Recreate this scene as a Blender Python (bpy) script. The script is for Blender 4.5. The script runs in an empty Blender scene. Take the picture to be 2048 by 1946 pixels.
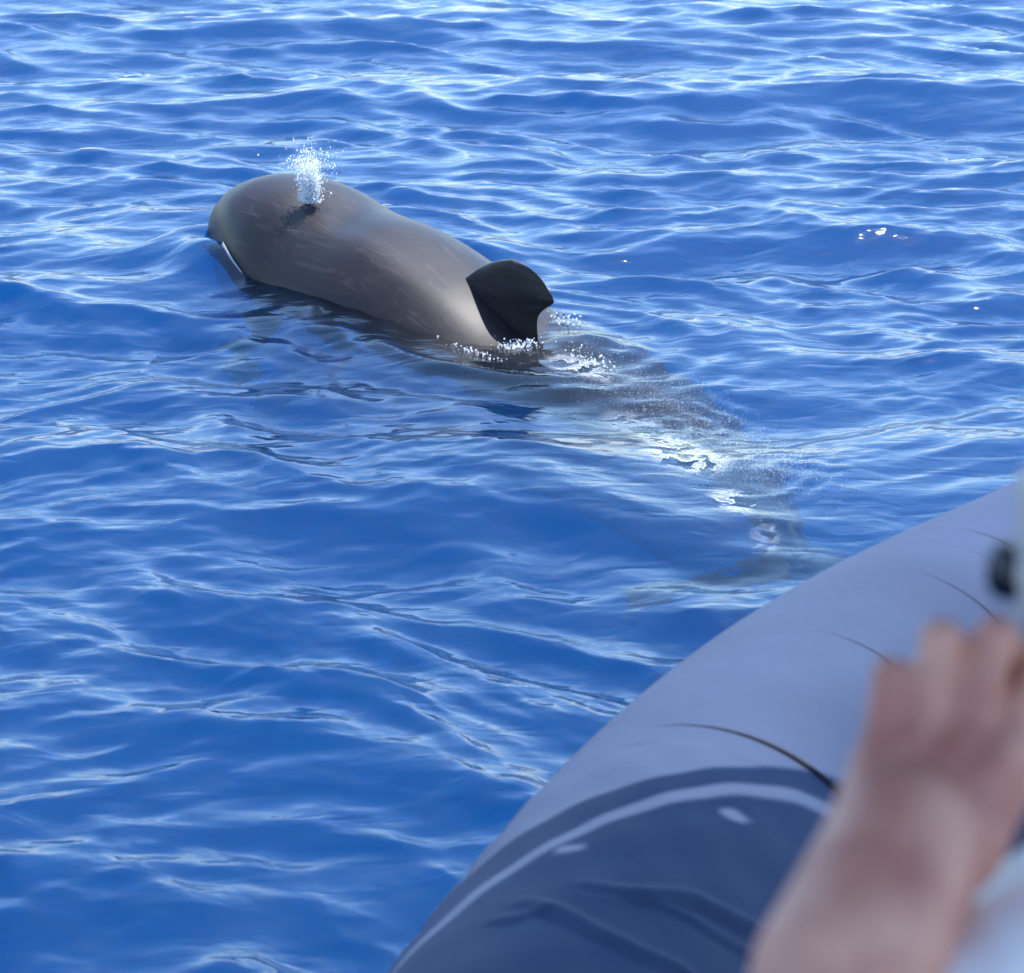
import bpy, bmesh, math, random
import numpy as np
from mathutils import Vector, Matrix
R = math.radians
scene = bpy.context.scene

# ---------------------------------------------------------------- camera
CAM_H = 2.2
PITCH = R(16.6)
cam_data = bpy.data.cameras.new("camera")
cam_data.sensor_fit = 'HORIZONTAL'
cam_data.sensor_width = 36.0
cam_data.lens = 36.0 * 5518.0 / 2048.0
cam_data.clip_start = 0.05
cam_data.clip_end = 3000
cam_data.dof.use_dof = True
cam_data.dof.focus_distance = 9.0
cam_data.dof.aperture_fstop = 9.0
cam_data.dof.aperture_blades = 9
cam = bpy.data.objects.new("camera", cam_data)
cam.location = (0, 0, CAM_H)
cam.rotation_euler = (math.pi / 2 - PITCH, 0, 0)
scene.collection.objects.link(cam)
scene.camera = cam

# ---------------------------------------------------------------- light
SUN_AZ, SUN_EL = 33.0, 65.0
world = bpy.data.worlds.new("World")
scene.world = world
world.use_nodes = True
wn, wl = world.node_tree.nodes, world.node_tree.links
sky = wn.new("ShaderNodeTexSky")
sky.sky_type = 'NISHITA'
sky.sun_disc = False
sky.sun_elevation = R(SUN_EL)
sky.sun_rotation = R(SUN_AZ)
sky.altitude = 0
sky.air_density = 1.1
sky.dust_density = 0.5
sky.ozone_density = 1.5
bg = wn["Background"]
bg.inputs["Strength"].default_value = 0.15
tint = wn.new("ShaderNodeMix"); tint.data_type = 'RGBA'; tint.blend_type = 'MULTIPLY'; tint.inputs[0].default_value = 1.0
tint.inputs[7].default_value = (0.78, 0.91, 1.07, 1)      # the photograph's cool white balance
wl.new(sky.outputs[0], tint.inputs[6]); wl.new(tint.outputs[2], bg.inputs["Color"])
sun = bpy.data.lights.new("sun", 'SUN')
sun.energy = 3.2
sun.angle = R(0.5)
sun.color = (1.0, 0.97, 0.94)
sun_o = bpy.data.objects.new("sun", sun)
scene.collection.objects.link(sun_o)
SUN = Vector((math.sin(R(SUN_AZ)) * math.cos(R(SUN_EL)), math.cos(R(SUN_AZ)) * math.cos(R(SUN_EL)), math.sin(R(SUN_EL))))
sun_o.rotation_euler = SUN.to_track_quat('Z', 'Y').to_euler()
sun_o.location = (3, 6, 12)
scene.view_settings.view_transform = 'Standard'
scene.view_settings.look = 'None'
scene.view_settings.gamma = 1
scene.view_settings.exposure = 1.34
scene.render.engine = 'CYCLES'
scene.cycles.use_denoising = True
scene.cycles.max_bounces = 10
scene.cycles.transparent_max_bounces = 12
scene.cycles.transmission_bounces = 6
scene.cycles.sample_clamp_indirect = 6
scene.cycles.volume_bounces = 4
scene.cycles.caustics_reflective = False
scene.cycles.caustics_refractive = True

# ---------------------------------------------------------------- helpers
def link(o, parent=None):
    scene.collection.objects.link(o)
    if parent: o.parent = parent
    return o

def mesh_obj(name, verts, faces, mat=None, parent=None, smooth=True):
    me = bpy.data.meshes.new(name)
    me.from_pydata([tuple(v) for v in verts], [], [tuple(f) for f in faces])
    me.validate(clean_customdata=False)
    if smooth: me.polygons.foreach_set("use_smooth", [True] * len(me.polygons))
    if mat: me.materials.append(mat)
    me.update()
    return link(bpy.data.objects.new(name, me), parent)

def grid_mesh(name, P, mat=None, parent=None, wrap=False, flip=False):
    """P: (rows, cols, 3) numpy array -> fast quad mesh"""
    n, m, _ = P.shape
    idx = np.arange(n * m).reshape(n, m)
    if wrap:
        nxt = np.roll(idx, -1, axis=1)
        f = np.stack([idx[:-1], nxt[:-1], nxt[1:], idx[1:]], -1).reshape(-1, 4)
    else:
        f = np.stack([idx[:-1, :-1], idx[:-1, 1:], idx[1:, 1:], idx[1:, :-1]], -1).reshape(-1, 4)
    if flip: f = f[:, ::-1]
    return raw_mesh(name, P.reshape(-1, 3), f, mat, parent)

def raw_mesh(name, V, F, mat=None, parent=None):
    """V (n,3), F (k,m) of one polygon size"""
    me = bpy.data.meshes.new(name)
    me.vertices.add(len(V)); me.vertices.foreach_set("co", np.asarray(V, dtype=np.float32).ravel())
    k, m = F.shape
    me.loops.add(k * m); me.loops.foreach_set("vertex_index", np.asarray(F, dtype=np.int32).ravel())
    me.polygons.add(k)
    me.polygons.foreach_set("loop_start", np.arange(0, k * m, m, dtype=np.int32))
    me.polygons.foreach_set("use_smooth", np.ones(k, dtype=bool))
    me.update(calc_edges=True)
    if mat: me.materials.append(mat)
    return link(bpy.data.objects.new(name, me), parent)

def tag(o, label=None, cat=None, group=None, kind=None):
    if label: o["label"] = label
    if cat: o["category"] = cat
    if group: o["group"] = group
    if kind: o["kind"] = kind
    return o

def empty(name, loc, label, cat, group=None):
    o = bpy.data.objects.new(name, None)
    o.location = loc; o.empty_display_size = 0.1
    link(o); tag(o, label, cat, group)
    bpy.context.view_layer.update()
    return o

def adopt(o, root):
    """parent keeping world placement (roots are only translated)"""
    o.parent = root
    o.location = Vector(o.location) - root.location
    return o

def mat(name):
    m = bpy.data.materials.new(name); m.use_nodes = True
    nt = m.node_tree
    return m, nt, nt.nodes, nt.links, nt.nodes.get("Principled BSDF")

def simple(name, col, rough=0.5, metal=0.0, bump=0.0, scale=60, **kw):
    m, nt, N, L, p = mat(name)
    p.inputs["Base Color"].default_value = (*col, 1)
    p.inputs["Roughness"].default_value = rough
    p.inputs["Metallic"].default_value = metal
    for k, v in kw.items(): p.inputs[k].default_value = v
    nz = N.new("ShaderNodeTexNoise"); nz.inputs["Scale"].default_value = scale; nz.inputs["Detail"].default_value = 5
    tc = N.new("ShaderNodeTexCoord"); L.new(tc.outputs["Object"], nz.inputs["Vector"])
    mx = N.new("ShaderNodeMix"); mx.data_type = 'RGBA'
    mx.inputs[6].default_value = (*[c * 0.85 for c in col], 1); mx.inputs[7].default_value = (*[min(1, c * 1.12) for c in col], 1)
    L.new(nz.outputs["Fac"], mx.inputs[0]); L.new(mx.outputs[2], p.inputs["Base Color"])
    if bump:
        b = N.new("ShaderNodeBump"); b.inputs["Strength"].default_value = 0.5; b.inputs["Distance"].default_value = bump
        L.new(nz.outputs["Fac"], b.inputs["Height"]); L.new(b.outputs[0], p.inputs["Normal"])
    return m

def smooth01(x): x = np.clip(x, 0, 1); return x * x * (3 - 2 * x)

# ---------------------------------------------------------------- whale line (world xy), s runs tail -> head
P0 = np.array([0.09, 9.15]); HD = np.array([-0.611, 0.792]); SD = np.array([0.792, 0.611])
def whale_center(s):
    s = np.asarray(s, float)
    s = np.where(s < 0, s * 0.86, s)
    base = P0[None] + s[:, None] * HD[None]
    # the tail stock swings towards the camera
    t = np.clip(-s, 0, None)
    tail = np.array([0.30, -0.02])
    return base + SD[None] * (-0.17 * t ** 2)[:, None]

# ---------------------------------------------------------------- sea surface heights
rng = np.random.default_rng(11)
WAVES = []
def add_waves(n, l0, l1, slope, spread, base=R(-104)):
    for i in range(n):
        lam = l0 * (l1 / l0) ** ((i + rng.random()) / n)
        th = base + rng.normal() * spread
        k = 2 * np.pi / lam
        a = slope / k / math.sqrt(n) * math.sqrt(2) * (0.6 + 0.8 * rng.random())
        el, et = lam * (3.2 + 3 * rng.random()), rng.random() * 6.283
        WAVES.append((k, np.cos(th), np.sin(th), a, rng.random() * 6.283, lam, 2 * np.pi / el, et, rng.random() * 6.283))
add_waves(6, 3.6, 1.6, 0.05, R(22))
add_waves(14, 1.5, 0.6, 0.092, R(32))
add_waves(26, 0.6, 0.22, 0.145, R(36))
add_waves(30, 0.22, 0.09, 0.078, R(45))
add_waves(18, 0.08, 0.04, 0.03, R(40))

def whale_dist(x, y):
    ss = np.linspace(-2.4, 1.95, 30)
    c = whale_center(ss)
    d = np.full(x.shape, 9.0)
    for q in c: d = np.minimum(d, np.hypot(x - q[0], y - q[1]))
    return d

def local_height(x, y):
    """shape of the water close to the whale"""
    dx, dy = x - P0[0], y - P0[1]
    s = dx * HD[0] + dy * HD[1]
    n = dx * SD[0] + dy * SD[1]          # + = far side
    h = np.zeros_like(x)
    # sheet of water climbing the head
    h += 0.12 * np.exp(-((s - 1.95) / 0.17) ** 2 - ((n + 0.05) / 0.30) ** 2) + 0.105 * np.exp(-((s - 1.62) / 0.24) ** 2 - ((n + 0.30) / 0.15) ** 2)
    # trough along the left cheek and swell along the flank
    h += -0.03 * np.exp(-((s - 1.22) / 0.16) ** 2 - ((n + 0.46) / 0.12) ** 2)
    h += 0.075 * np.exp(-((s - 0.75) / 0.55) ** 2 - ((n + 0.37) / 0.20) ** 2)
    # water closing behind the fin
    h += 0.045 * np.exp(-((s + 0.16) / 0.14) ** 2 - (n / 0.16) ** 2)
    h += -0.03 * np.exp(-((s + 0.05) / 0.2) ** 2 - ((n - 0.34) / 0.12) ** 2)
    # broken water over the submerged tail
    tc_ = whale_center(np.linspace(-2.0, -0.15, 12)); td = np.full(x.shape, 9.0)
    for q in tc_: td = np.minimum(td, np.hypot(x - q[0], y - q[1]))
    ch = np.sin(x * 47 + 3 * np.sin(y * 9 + 1)) * np.sin(y * 27 + 3.1 * np.sin(x * 11)) * (0.6 + np.sin(x * 8 - y * 5)) + 0.6 * np.sin(x * 23 - y * 35 + 2.5 * np.sin(x * 15 + y * 7))
    h += 0.0030 * ch * np.exp(-(td / 0.24) ** 2)
    # rings running out
    r = np.hypot(dx, dy)
    h += 0.004 * np.sin(r * 2 * np.pi / 0.16) * np.exp(-((r - 0.55) / 0.3) ** 2)
    return h

def sea_points(x, y, dy=None):
    """displaced surface points for rest positions x, y (2d arrays)"""
    X, Y, Z = x.copy(), y.copy(), np.zeros_like(x)
    if dy is None: dy = np.full_like(x, 0.006)
    wd = whale_dist(x, y)
    calm = 0.35 + 0.65 * smooth01((wd - 0.3) / 0.7)
    calmL = 0.75 + 0.25 * smooth01((wd - 0.2) / 1.0)
    # slow warp so trains bend
    wx = x + 0.12 * np.sin(y * 1.9 + 1.3) + 0.07 * np.sin(y * 4.3 + x * 1.7)
    wy = y + 0.12 * np.sin(x * 2.1 + 0.4) + 0.06 * np.sin(x * 4.9 - y * 1.1)
    for k, c, s, a, ph, lam, ke, te, pe in WAVES:
        w = np.clip((lam / dy - 2.2) / 2.5, 0, 1)
        if w.max() <= 0: continue
        if lam < 0.6:
            e = 0.5 + 0.5 * np.sin(ke * (wx * np.cos(te) + wy * np.sin(te)) + pe)
            e = e ** (1.3 if lam > 0.09 else 4.0) * (1.5 if lam > 0.09 else 2.3)
            am = a * w * e * calm
        else:
            am = a * w * calmL
        arg = k * (wx * c + wy * s) + ph
        Z += am * np.cos(arg)
        q = 0.9
        X -= q * am * c * np.sin(arg); Y -= q * am * s * np.sin(arg)
    Z += local_height(x, y)
    return X, Y, Z

def sea_height(px, py):
    """approximate surface height at world x, y (arrays)"""
    px = np.atleast_1d(np.asarray(px, float)); py = np.atleast_1d(np.asarray(py, float))
    x, y = px.copy(), py.copy()
    for _ in range(3):
        X, Y, Z = sea_points(x, y)
        x += px - X; y += py - Y
    return Z
# ---------------------------------------------------------------- sea
def sea_material():
    m, nt, N, L, p = mat("sea_water")
    N.remove(p)
    out = N["Material Output"]
    geo = N.new("ShaderNodeNewGeometry")
    mp = N.new("ShaderNodeMapping"); mp.inputs["Scale"].default_value = (1.0, 2.0, 1.0); mp.inputs["Rotation"].default_value = (0, 0, R(-14))
    L.new(geo.outputs["Position"], mp.inputs[0])
    n1 = N.new("ShaderNodeTexNoise"); n1.inputs["Scale"].default_value = 5; n1.inputs["Detail"].default_value = 4; n1.inputs["Distortion"].default_value = 0.8
    n1.inputs["Roughness"].default_value = 0.45
    L.new(mp.outputs[0], n1.inputs["Vector"])
    b1 = N.new("ShaderNodeBump"); b1.inputs["Strength"].default_value = 1.0; b1.inputs["Distance"].default_value = 0.0065
    L.new(n1.outputs["Fac"], b1.inputs["Height"])
    fr = N.new("ShaderNodeFresnel"); fr.inputs["IOR"].default_value = 1.34
    gl = N.new("ShaderNodeBsdfGlossy"); gl.inputs["Roughness"].default_value = 0.065
    rf = N.new("ShaderNodeBsdfRefraction"); rf.inputs["Roughness"].default_value = 0.0; rf.inputs["IOR"].default_value = 1.33
    tr = N.new("ShaderNodeBsdfTransparent")
    df = N.new("ShaderNodeBsdfDiffuse"); df.inputs["Color"].default_value = SEA_COL
    for q in (fr, gl, rf, df): L.new(b1.outputs[0], q.inputs["Normal"])
    m0 = N.new("ShaderNodeMixShader"); m0.inputs[0].default_value = SEA_REFR
    L.new(tr.outputs[0], m0.inputs[1]); L.new(rf.outputs[0], m0.inputs[2])
    m1 = N.new("ShaderNodeMixShader"); m1.inputs[0].default_value = SEA_DIFF
    L.new(m0.outputs[0], m1.inputs[1]); L.new(df.outputs[0], m1.inputs[2])
    m2 = N.new("ShaderNodeMixShader")
    L.new(fr.outputs[0], m2.inputs[0]); L.new(m1.outputs[0], m2.inputs[1]); L.new(gl.outputs[0], m2.inputs[2])
    L.new(m2.outputs[0], out.inputs["Surface"])
    ab = N.new("ShaderNodeVolumeAbsorption"); ab.inputs["Color"].default_value = SEA_ABS; ab.inputs["Density"].default_value = SEA_DENS
    if SEA_SCAT:
        sc = N.new("ShaderNodeVolumeScatter"); sc.inputs["Color"].default_value = (0.0, 0.38, 0.84, 1); sc.inputs["Density"].default_value = SEA_SCAT
        ad = N.new("ShaderNodeAddShader"); L.new(ab.outputs[0], ad.inputs[0]); L.new(sc.outputs[0], ad.inputs[1]); L.new(ad.outputs[0], out.inputs["Volume"])
    else: L.new(ab.outputs[0], out.inputs["Volume"])
    return m

SEA_COL = (0.0, 0.075, 0.42, 1)
SEA_DIFF = 0.0
SEA_REFR = 0.8
SEA_ABS = (0.0, 0.60, 0.84, 1)
SEA_DENS = 0.9
SEA_SCAT = 0.30
M_sea = sea_material()

def build_sea():
    # rows: even steps of view angle in front, coarser elsewhere
    y_front = 2.2 / np.tan(np.linspace(R(29.5), R(5.6), 860))
    y_far = y_front[-1] * (900 / y_front[-1]) ** (np.linspace(0, 1, 70)[1:] ** 1.3)
    y_back = np.linspace(-14, y_front[0], 70)[:-1]
    ys = np.concatenate([y_back, y_front, y_far])
    c_in = np.linspace(-0.235, 0.235, 560)
    c_out = 0.235 + np.cumsum(np.geomspace(0.001, 0.9, 44))
    cs = np.concatenate([-c_out[::-1], c_in, c_out])
    w = np.maximum(ys, 3.0)
    X = cs[None] * w[:, None]
    Y = np.repeat(ys[:, None], len(cs), 1)
    dy = np.gradient(ys)[:, None]
    dx = np.gradient(cs)[None] * w[:, None]
    cell = np.maximum(np.maximum(dy * 0.75, dx), 0.0035)
    Xp, Yp, Zp = sea_points(X, Y, cell)
    P = np.stack([Xp, Yp, Zp], -1)
    n, m, _ = P.shape
    idx = np.arange(n * m).reshape(n, m)
    F = np.stack([idx[:-1, :-1], idx[:-1, 1:], idx[1:, 1:], idx[1:, :-1]], -1).reshape(-1, 4)
    # close the body of water with deep walls and a floor
    rim = np.concatenate([idx[0, :], idx[1:, -1], idx[-1, -2::-1], idx[-2:0:-1, 0]])
    V = P.reshape(-1, 3)
    low = V[rim].copy(); low[:, 2] = -30
    k = len(V); r = len(rim)
    V = np.vstack([V, low, [[0, 100, -30]]])
    lo = np.arange(k, k + r)
    S = np.stack([rim, lo, np.roll(lo, -1), np.roll(rim, -1)], -1)
    T = np.stack([lo, np.full(r, k + r), np.full(r, k + r), np.roll(lo, -1)], -1)
    me_f = np.vstack([F, S])
    o = raw_mesh("sea_water", V[:-1], me_f, M_sea)
    bm = bmesh.new(); bm.from_mesh(o.data); bm.verts.ensure_lookup_table()
    f = bm.faces.new([bm.verts[i] for i in lo[::-1]])
    bm.to_mesh(o.data); bm.free()
    tag(o, "rippled deep blue sea around the surfacing whale", kind="structure")
    return o
sea = build_sea()
# ---------------------------------------------------------------- whale
def whale_skin():
    m, nt, N, L, p = mat("wet_whale_skin")
    tc = N.new("ShaderNodeTexCoord")
    n1 = N.new("ShaderNodeTexNoise"); n1.inputs["Scale"].default_value = 3.2; n1.inputs["Detail"].default_value = 6; n1.inputs["Roughness"].default_value = 0.62
    L.new(tc.outputs["Object"], n1.inputs["Vector"])
    cr = N.new("ShaderNodeValToRGB")
    cr.color_ramp.elements[0].position = 0.3; cr.color_ramp.elements[0].color = (0.0068, 0.0050, 0.0056, 1)
    cr.color_ramp.elements[1].position = 0.72; cr.color_ramp.elements[1].color = (0.022, 0.0160, 0.0168, 1)
    L.new(n1.outputs["Fac"], cr.inputs[0])
    # long faint scratches along the body
    mr0 = N.new("ShaderNodeMapping"); mr0.inputs["Rotation"].default_value = (0, 0, R(-127.7))
    mp = N.new("ShaderNodeMapping"); mp.inputs["Scale"].default_value = (2.0, 20, 14)
    L.new(tc.outputs["Object"], mr0.inputs[0]); L.new(mr0.outputs[0], mp.inputs[0])
    n2 = N.new("ShaderNodeTexNoise"); n2.inputs["Scale"].default_value = 1.5; n2.inputs["Detail"].default_value = 4; n2.inputs["Distortion"].default_value = 0.6
    L.new(mp.outputs[0], n2.inputs["Vector"])
    mr = N.new("ShaderNodeMapRange"); mr.inputs[1].default_value = 0.56; mr.inputs[2].default_value = 0.72; mr.inputs[4].default_value = 0.35
    L.new(n2.outputs["Fac"], mr.inputs[0])
    n3 = N.new("ShaderNodeTexNoise"); n3.inputs["Scale"].default_value = 60; n3.inputs["Detail"].default_value = 4
    L.new(tc.outputs["Object"], n3.inputs["Vector"])
    mx = N.new("ShaderNodeMix"); mx.data_type = 'RGBA'
    L.new(mr.outputs[0], mx.inputs[0]); L.new(cr.outputs[0], mx.inputs[6]); mx.inputs[7].default_value = (0.085, 0.070, 0.066, 1)
    mx2 = N.new("ShaderNodeMix"); mx2.data_type = 'RGBA'; mx2.blend_type = 'MULTIPLY'; mx2.inputs[0].default_value = 0.6
    cr3 = N.new("ShaderNodeValToRGB"); cr3.color_ramp.elements[0].position = 0.35; cr3.color_ramp.elements[0].color = (0.55, 0.55, 0.55, 1); cr3.color_ramp.elements[1].position = 0.62
    L.new(n3.outputs["Fac"], cr3.inputs[0]); L.new(mx.outputs[2], mx2.inputs[6]); L.new(cr3.outputs[0], mx2.inputs[7])
    # sparse thin scars (stretched cell borders, masked)
    ms = N.new("ShaderNodeMapping"); ms.inputs["Scale"].default_value = (2.2, 6.5, 6.0); ms.inputs["Rotation"].default_value = (0.3, 0.2, 0.5)
    L.new(mr0.outputs[0], ms.inputs[0])
    nd = N.new("ShaderNodeTexNoise"); nd.inputs["Scale"].default_value = 0.7; L.new(ms.outputs[0], nd.inputs["Vector"])
    va = N.new("ShaderNodeVectorMath"); va.operation = 'ADD'; L.new(ms.outputs[0], va.inputs[0]); L.new(nd.outputs["Color"], va.inputs[1])
    vo = N.new("ShaderNodeTexVoronoi"); vo.feature = 'DISTANCE_TO_EDGE'; vo.inputs["Scale"].default_value = 1.3; L.new(va.outputs[0], vo.inputs["Vector"])
    vr = N.new("ShaderNodeMapRange"); vr.inputs[1].default_value = 0.0; vr.inputs[2].default_value = 0.012; vr.inputs[3].default_value = 1.0; vr.inputs[4].default_value = 0.0
    L.new(vo.outputs["Distance"], vr.inputs[0])
    nm = N.new("ShaderNodeTexNoise"); nm.inputs["Scale"].default_value = 5; L.new(tc.outputs["Object"], nm.inputs["Vector"])
    nr = N.new("ShaderNodeMapRange"); nr.inputs[1].default_value = 0.52; nr.inputs[2].default_value = 0.62; nr.inputs[4].default_value = 0.32
    L.new(nm.outputs["Fac"], nr.inputs[0])
    mm = N.new("ShaderNodeMath"); mm.operation = 'MULTIPLY'; L.new(vr.outputs[0], mm.inputs[0]); L.new(nr.outputs[0], mm.inputs[1])
    mx3 = N.new("ShaderNodeMix"); mx3.data_type = 'RGBA'; L.new(mm.outputs[0], mx3.inputs[0]); L.new(mx2.outputs[2], mx3.inputs[6]); mx3.inputs[7].default_value = (0.16, 0.14, 0.13, 1)
    L.new(mx3.outputs[2], p.inputs["Base Color"])
    rr = N.new("ShaderNodeMapRange"); rr.inputs[1].default_value = 0.3; rr.inputs[2].default_value = 0.7; rr.inputs[3].default_value = 0.50; rr.inputs[4].default_value = 0.68
    L.new(n1.outputs["Fac"], rr.inputs[0]); L.new(rr.outputs[0], p.inputs["Roughness"])
    p.inputs["Specular IOR Level"].default_value = 0.2; p.inputs["Coat Weight"].default_value = 0.36; p.inputs["Coat Roughness"].default_value = 0.31; p.inputs["Coat IOR"].default_value = 1.33
    b = N.new("ShaderNodeBump"); b.inputs["Strength"].default_value = 0.35; b.inputs["Distance"].default_value = 0.004
    L.new(n2.outputs["Fac"], b.inputs["Height"]); L.new(b.outputs[0], p.inputs["Normal"])
    return m
M_skin = whale_skin()
M_fin = whale_skin(); M_fin.name = "shaded_fin_skin"  # fin's shade put into a slightly darker copy of the skin
for nd in M_fin.node_tree.nodes:
    if nd.type == 'VALTORGB' and nd.color_ramp.elements[0].color[0] < 0.02:
        nd.color_ramp.elements[0].color = (0.006, 0.005, 0.005, 1); nd.color_ramp.elements[1].color = (0.019, 0.0155, 0.015, 1)

def cinterp(x, xp, fp):
    """smooth (Catmull-Rom style) interpolation"""
    xp = np.array(xp, float); fp = np.array(fp, float)
    m = np.gradient(fp, xp)
    i = np.clip(np.searchsorted(xp, x) - 1, 0, len(xp) - 2)
    h = xp[i + 1] - xp[i]; t = (x - xp[i]) / h
    return ((2 * t**3 - 3 * t**2 + 1) * fp[i] + (t**3 - 2 * t**2 + t) * h * m[i] + (-2 * t**3 + 3 * t**2) * fp[i + 1] + (t**3 - t**2) * h * m[i + 1])

W_S  = [-2.45, -2.0, -1.4, -0.8, -0.3, 0.0, 0.4, 0.8, 1.15, 1.40, 1.62, 1.80, 1.92, 2.0]
W_A  = [0.035, 0.07, 0.16, 0.25, 0.31, 0.34, 0.37, 0.385, 0.37, 0.345, 0.275, 0.195, 0.12, 0.02]
W_ZT = [-0.32, -0.22, -0.13, -0.07, -0.045, -0.02, 0.138, 0.25, 0.285, 0.335, 0.335, 0.27, 0.17, -0.02]
W_ZC = [-0.44, -0.44, -0.40, -0.33, -0.27, -0.22, -0.14, -0.09, -0.04, 0.05, 0.12, 0.11, 0.07, -0.04]
W_ZB = [-0.46, -0.49, -0.50, -0.50, -0.50, -0.50, -0.48, -0.46, -0.44, -0.42, -0.38, -0.32, -0.25, -0.12]

def whale_body():
    s = np.concatenate([np.linspace(-2.45, 1.55, 150), np.linspace(1.55, 2.0, 34)[1:]])
    c = whale_center(s)
    d = np.gradient(c, axis=0); d /= np.linalg.norm(d, axis=1)[:, None]
    side = np.stack([d[:, 1], -d[:, 0]], 1)
    a, zt, zc, zb = (cinterp(s, W_S, q) for q in (W_A, W_ZT, W_ZC, W_ZB))
    ph = np.linspace(0, 2 * np.pi, 97)[:-1]
    cs, sn = np.cos(ph), np.sin(ph)
    P = np.zeros((len(s), len(ph), 3))
    for j, (C_, S_) in enumerate(zip(cs, sn)):
        chin = smooth01((s - 1.15) / 0.35)          # the head is undercut below the lip line
        off = a * np.sign(C_) * abs(C_) ** (0.92 if S_ >= 0 else 0.92 + 0.9 * chin)
        up = np.where(S_ >= 0, (zt - zc) * abs(S_) ** 0.92, (zb - zc) * abs(S_) ** 0.95)
        z = zc + up
        # blowhole hollow and neck crease, flank swelling
        bh = np.exp(-((s - 1.22) / 0.07) ** 2 - ((off + 0.11) / 0.06) ** 2) * (S_ > 0)
        z = z - 0.010 * bh
        nk = np.exp(-((s - 1.06 - 0.5 * off) / 0.11) ** 2) * np.exp(-((off + 0.12) / 0.16) ** 2) * (S_ > 0)
        z = z - 0.018 * nk
        fl = np.exp(-((s - 0.62) / 0.38) ** 2) * np.exp(-((off + 0.20) / 0.07) ** 2) * (S_ > 0)
        z = z + 0.008 * fl
        gr = np.exp(-((s - 0.72) / 0.35) ** 2) * np.exp(-((off + 0.09) / 0.05) ** 2) * (S_ > 0)
        z = z - 0.004 * gr
        P[:, j, 0] = c[:, 0] + side[:, 0] * off
        P[:, j, 1] = c[:, 1] + side[:, 1] * off
        P[:, j, 2] = z
    # end caps: collapse ring
    tip0 = P[:1].mean(axis=1, keepdims=True).repeat(P.shape[1], 1)
    tip1 = P[-1:].mean(axis=1, keepdims=True).repeat(P.shape[1], 1)
    tip1[..., :2] += HD * 0.008
    P = np.concatenate([tip0, P, tip1], 0)
    return grid_mesh("body", P, M_skin, wrap=True)

whale = empty("pilot_whale", (float(P0[0]), float(P0[1]), 0), "dark grey-brown pilot whale surfacing, rounded back and hooked fin above the blue sea", "whale")
adopt(whale_body(), whale)

# dorsal fin, outline in (along body, up) metres
F_Z     = [-0.10, -0.04, 0.00, 0.044, 0.073, 0.097, 0.122, 0.138, 0.16, 0.179, 0.200, 0.218, 0.232, 0.241, 0.2465]
F_TRAIL = [-0.03, -0.005, 0.004, 0.009, 0.004, -0.018, -0.060, -0.086, -0.074, -0.050, -0.027, 0.004, 0.040, 0.078, 0.125]
F_LEAD  = [0.60, 0.57, 0.55, 0.52, 0.495, 0.465, 0.435, 0.412, 0.375, 0.347, 0.307, 0.266, 0.225, 0.188, 0.155]
F_T     = [0.060, 0.050, 0.042, 0.036, 0.032, 0.029, 0.027, 0.025, 0.024, 0.023, 0.022, 0.021, 0.019, 0.016, 0.010]
def fin_mesh():
    z = 0.2468 - 0.3468 * (np.linspace(0, 1, 90) ** 1.5)
    tr, le, th = (np.interp(z, F_Z, q) for q in (F_TRAIL, F_LEAD, F_T))
    ker = np.hanning(7); ker /= ker.sum()
    sm = lambda a: np.convolve(np.pad(a, 3, mode='edge'), ker, 'valid')
    tr, le, th = sm(tr), sm(le), sm(th)
    u = (1 - np.cos(np.linspace(0, np.pi, 34))) / 2          # 0 leading .. 1 trailing
    prof = 1.9 * (0.2969 * np.sqrt(u) - 0.10 * u - 0.3516 * u ** 2 + 0.2843 * u ** 3 - 0.1281 * u ** 4) * 5 / 2.0 / 0.5
    prof = prof / prof.max()
    uu = np.concatenate([u, u[-2:0:-1]]); pp = np.concatenate([prof, -prof[-2:0:-1]])
    X = le[:, None] + (tr - le)[:, None] * uu[None]; T = th[:, None] * pp[None]
    P = np.stack([P0[0] + HD[0] * X + SD[0] * T, P0[1] + HD[1] * X + SD[1] * T, np.repeat(z[:, None], len(uu), 1)], -1)
    top = P[:1].copy(); top[:] = top.mean(axis=1, keepdims=True); top[..., 2] += 0.001
    P = np.concatenate([top, P], 0)
    return grid_mesh("dorsal_fin", P, M_fin, wrap=True)
adopt(fin_mesh(), whale)

# tail flukes
def flukes():
    c = whale_center(np.array([-2.42, -2.2]))
    d = (c[1] - c[0]); d /= np.linalg.norm(d); sd = np.array([d[1], -d[0]])
    n = 34; P = []
    for sgn in (1, -1):
        for i in range(n + 1):
            f = i / n if sgn == 1 else 1 - i / n
            row = []
            for j in range(41):
                w = -1 + 2 * j / 40; aw = abs(w)
                lead = 0.16 - 0.30 * aw ** 1.35
                trail = -0.06 - 0.20 * aw ** 0.9 * (1 - 0.0 * aw) + 0.05 * np.exp(-(w / 0.07) ** 2)
                if trail > lead: trail = lead - 0.001
                x = lead * (1 - f) + trail * f
                th = 0.035 * math.sqrt(max(0, f * (1 - f))) * 1.6 * (1 - 0.75 * aw) * sgn
                pos = c[0] + d * x + sd * w * 0.46
                row.append((pos[0], pos[1], -0.37 + th - 0.03 * aw ** 2))
            P.append(row)
    return grid_mesh("tail_fluke", np.array(P), M_fin)
adopt(flukes(), whale)

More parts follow.
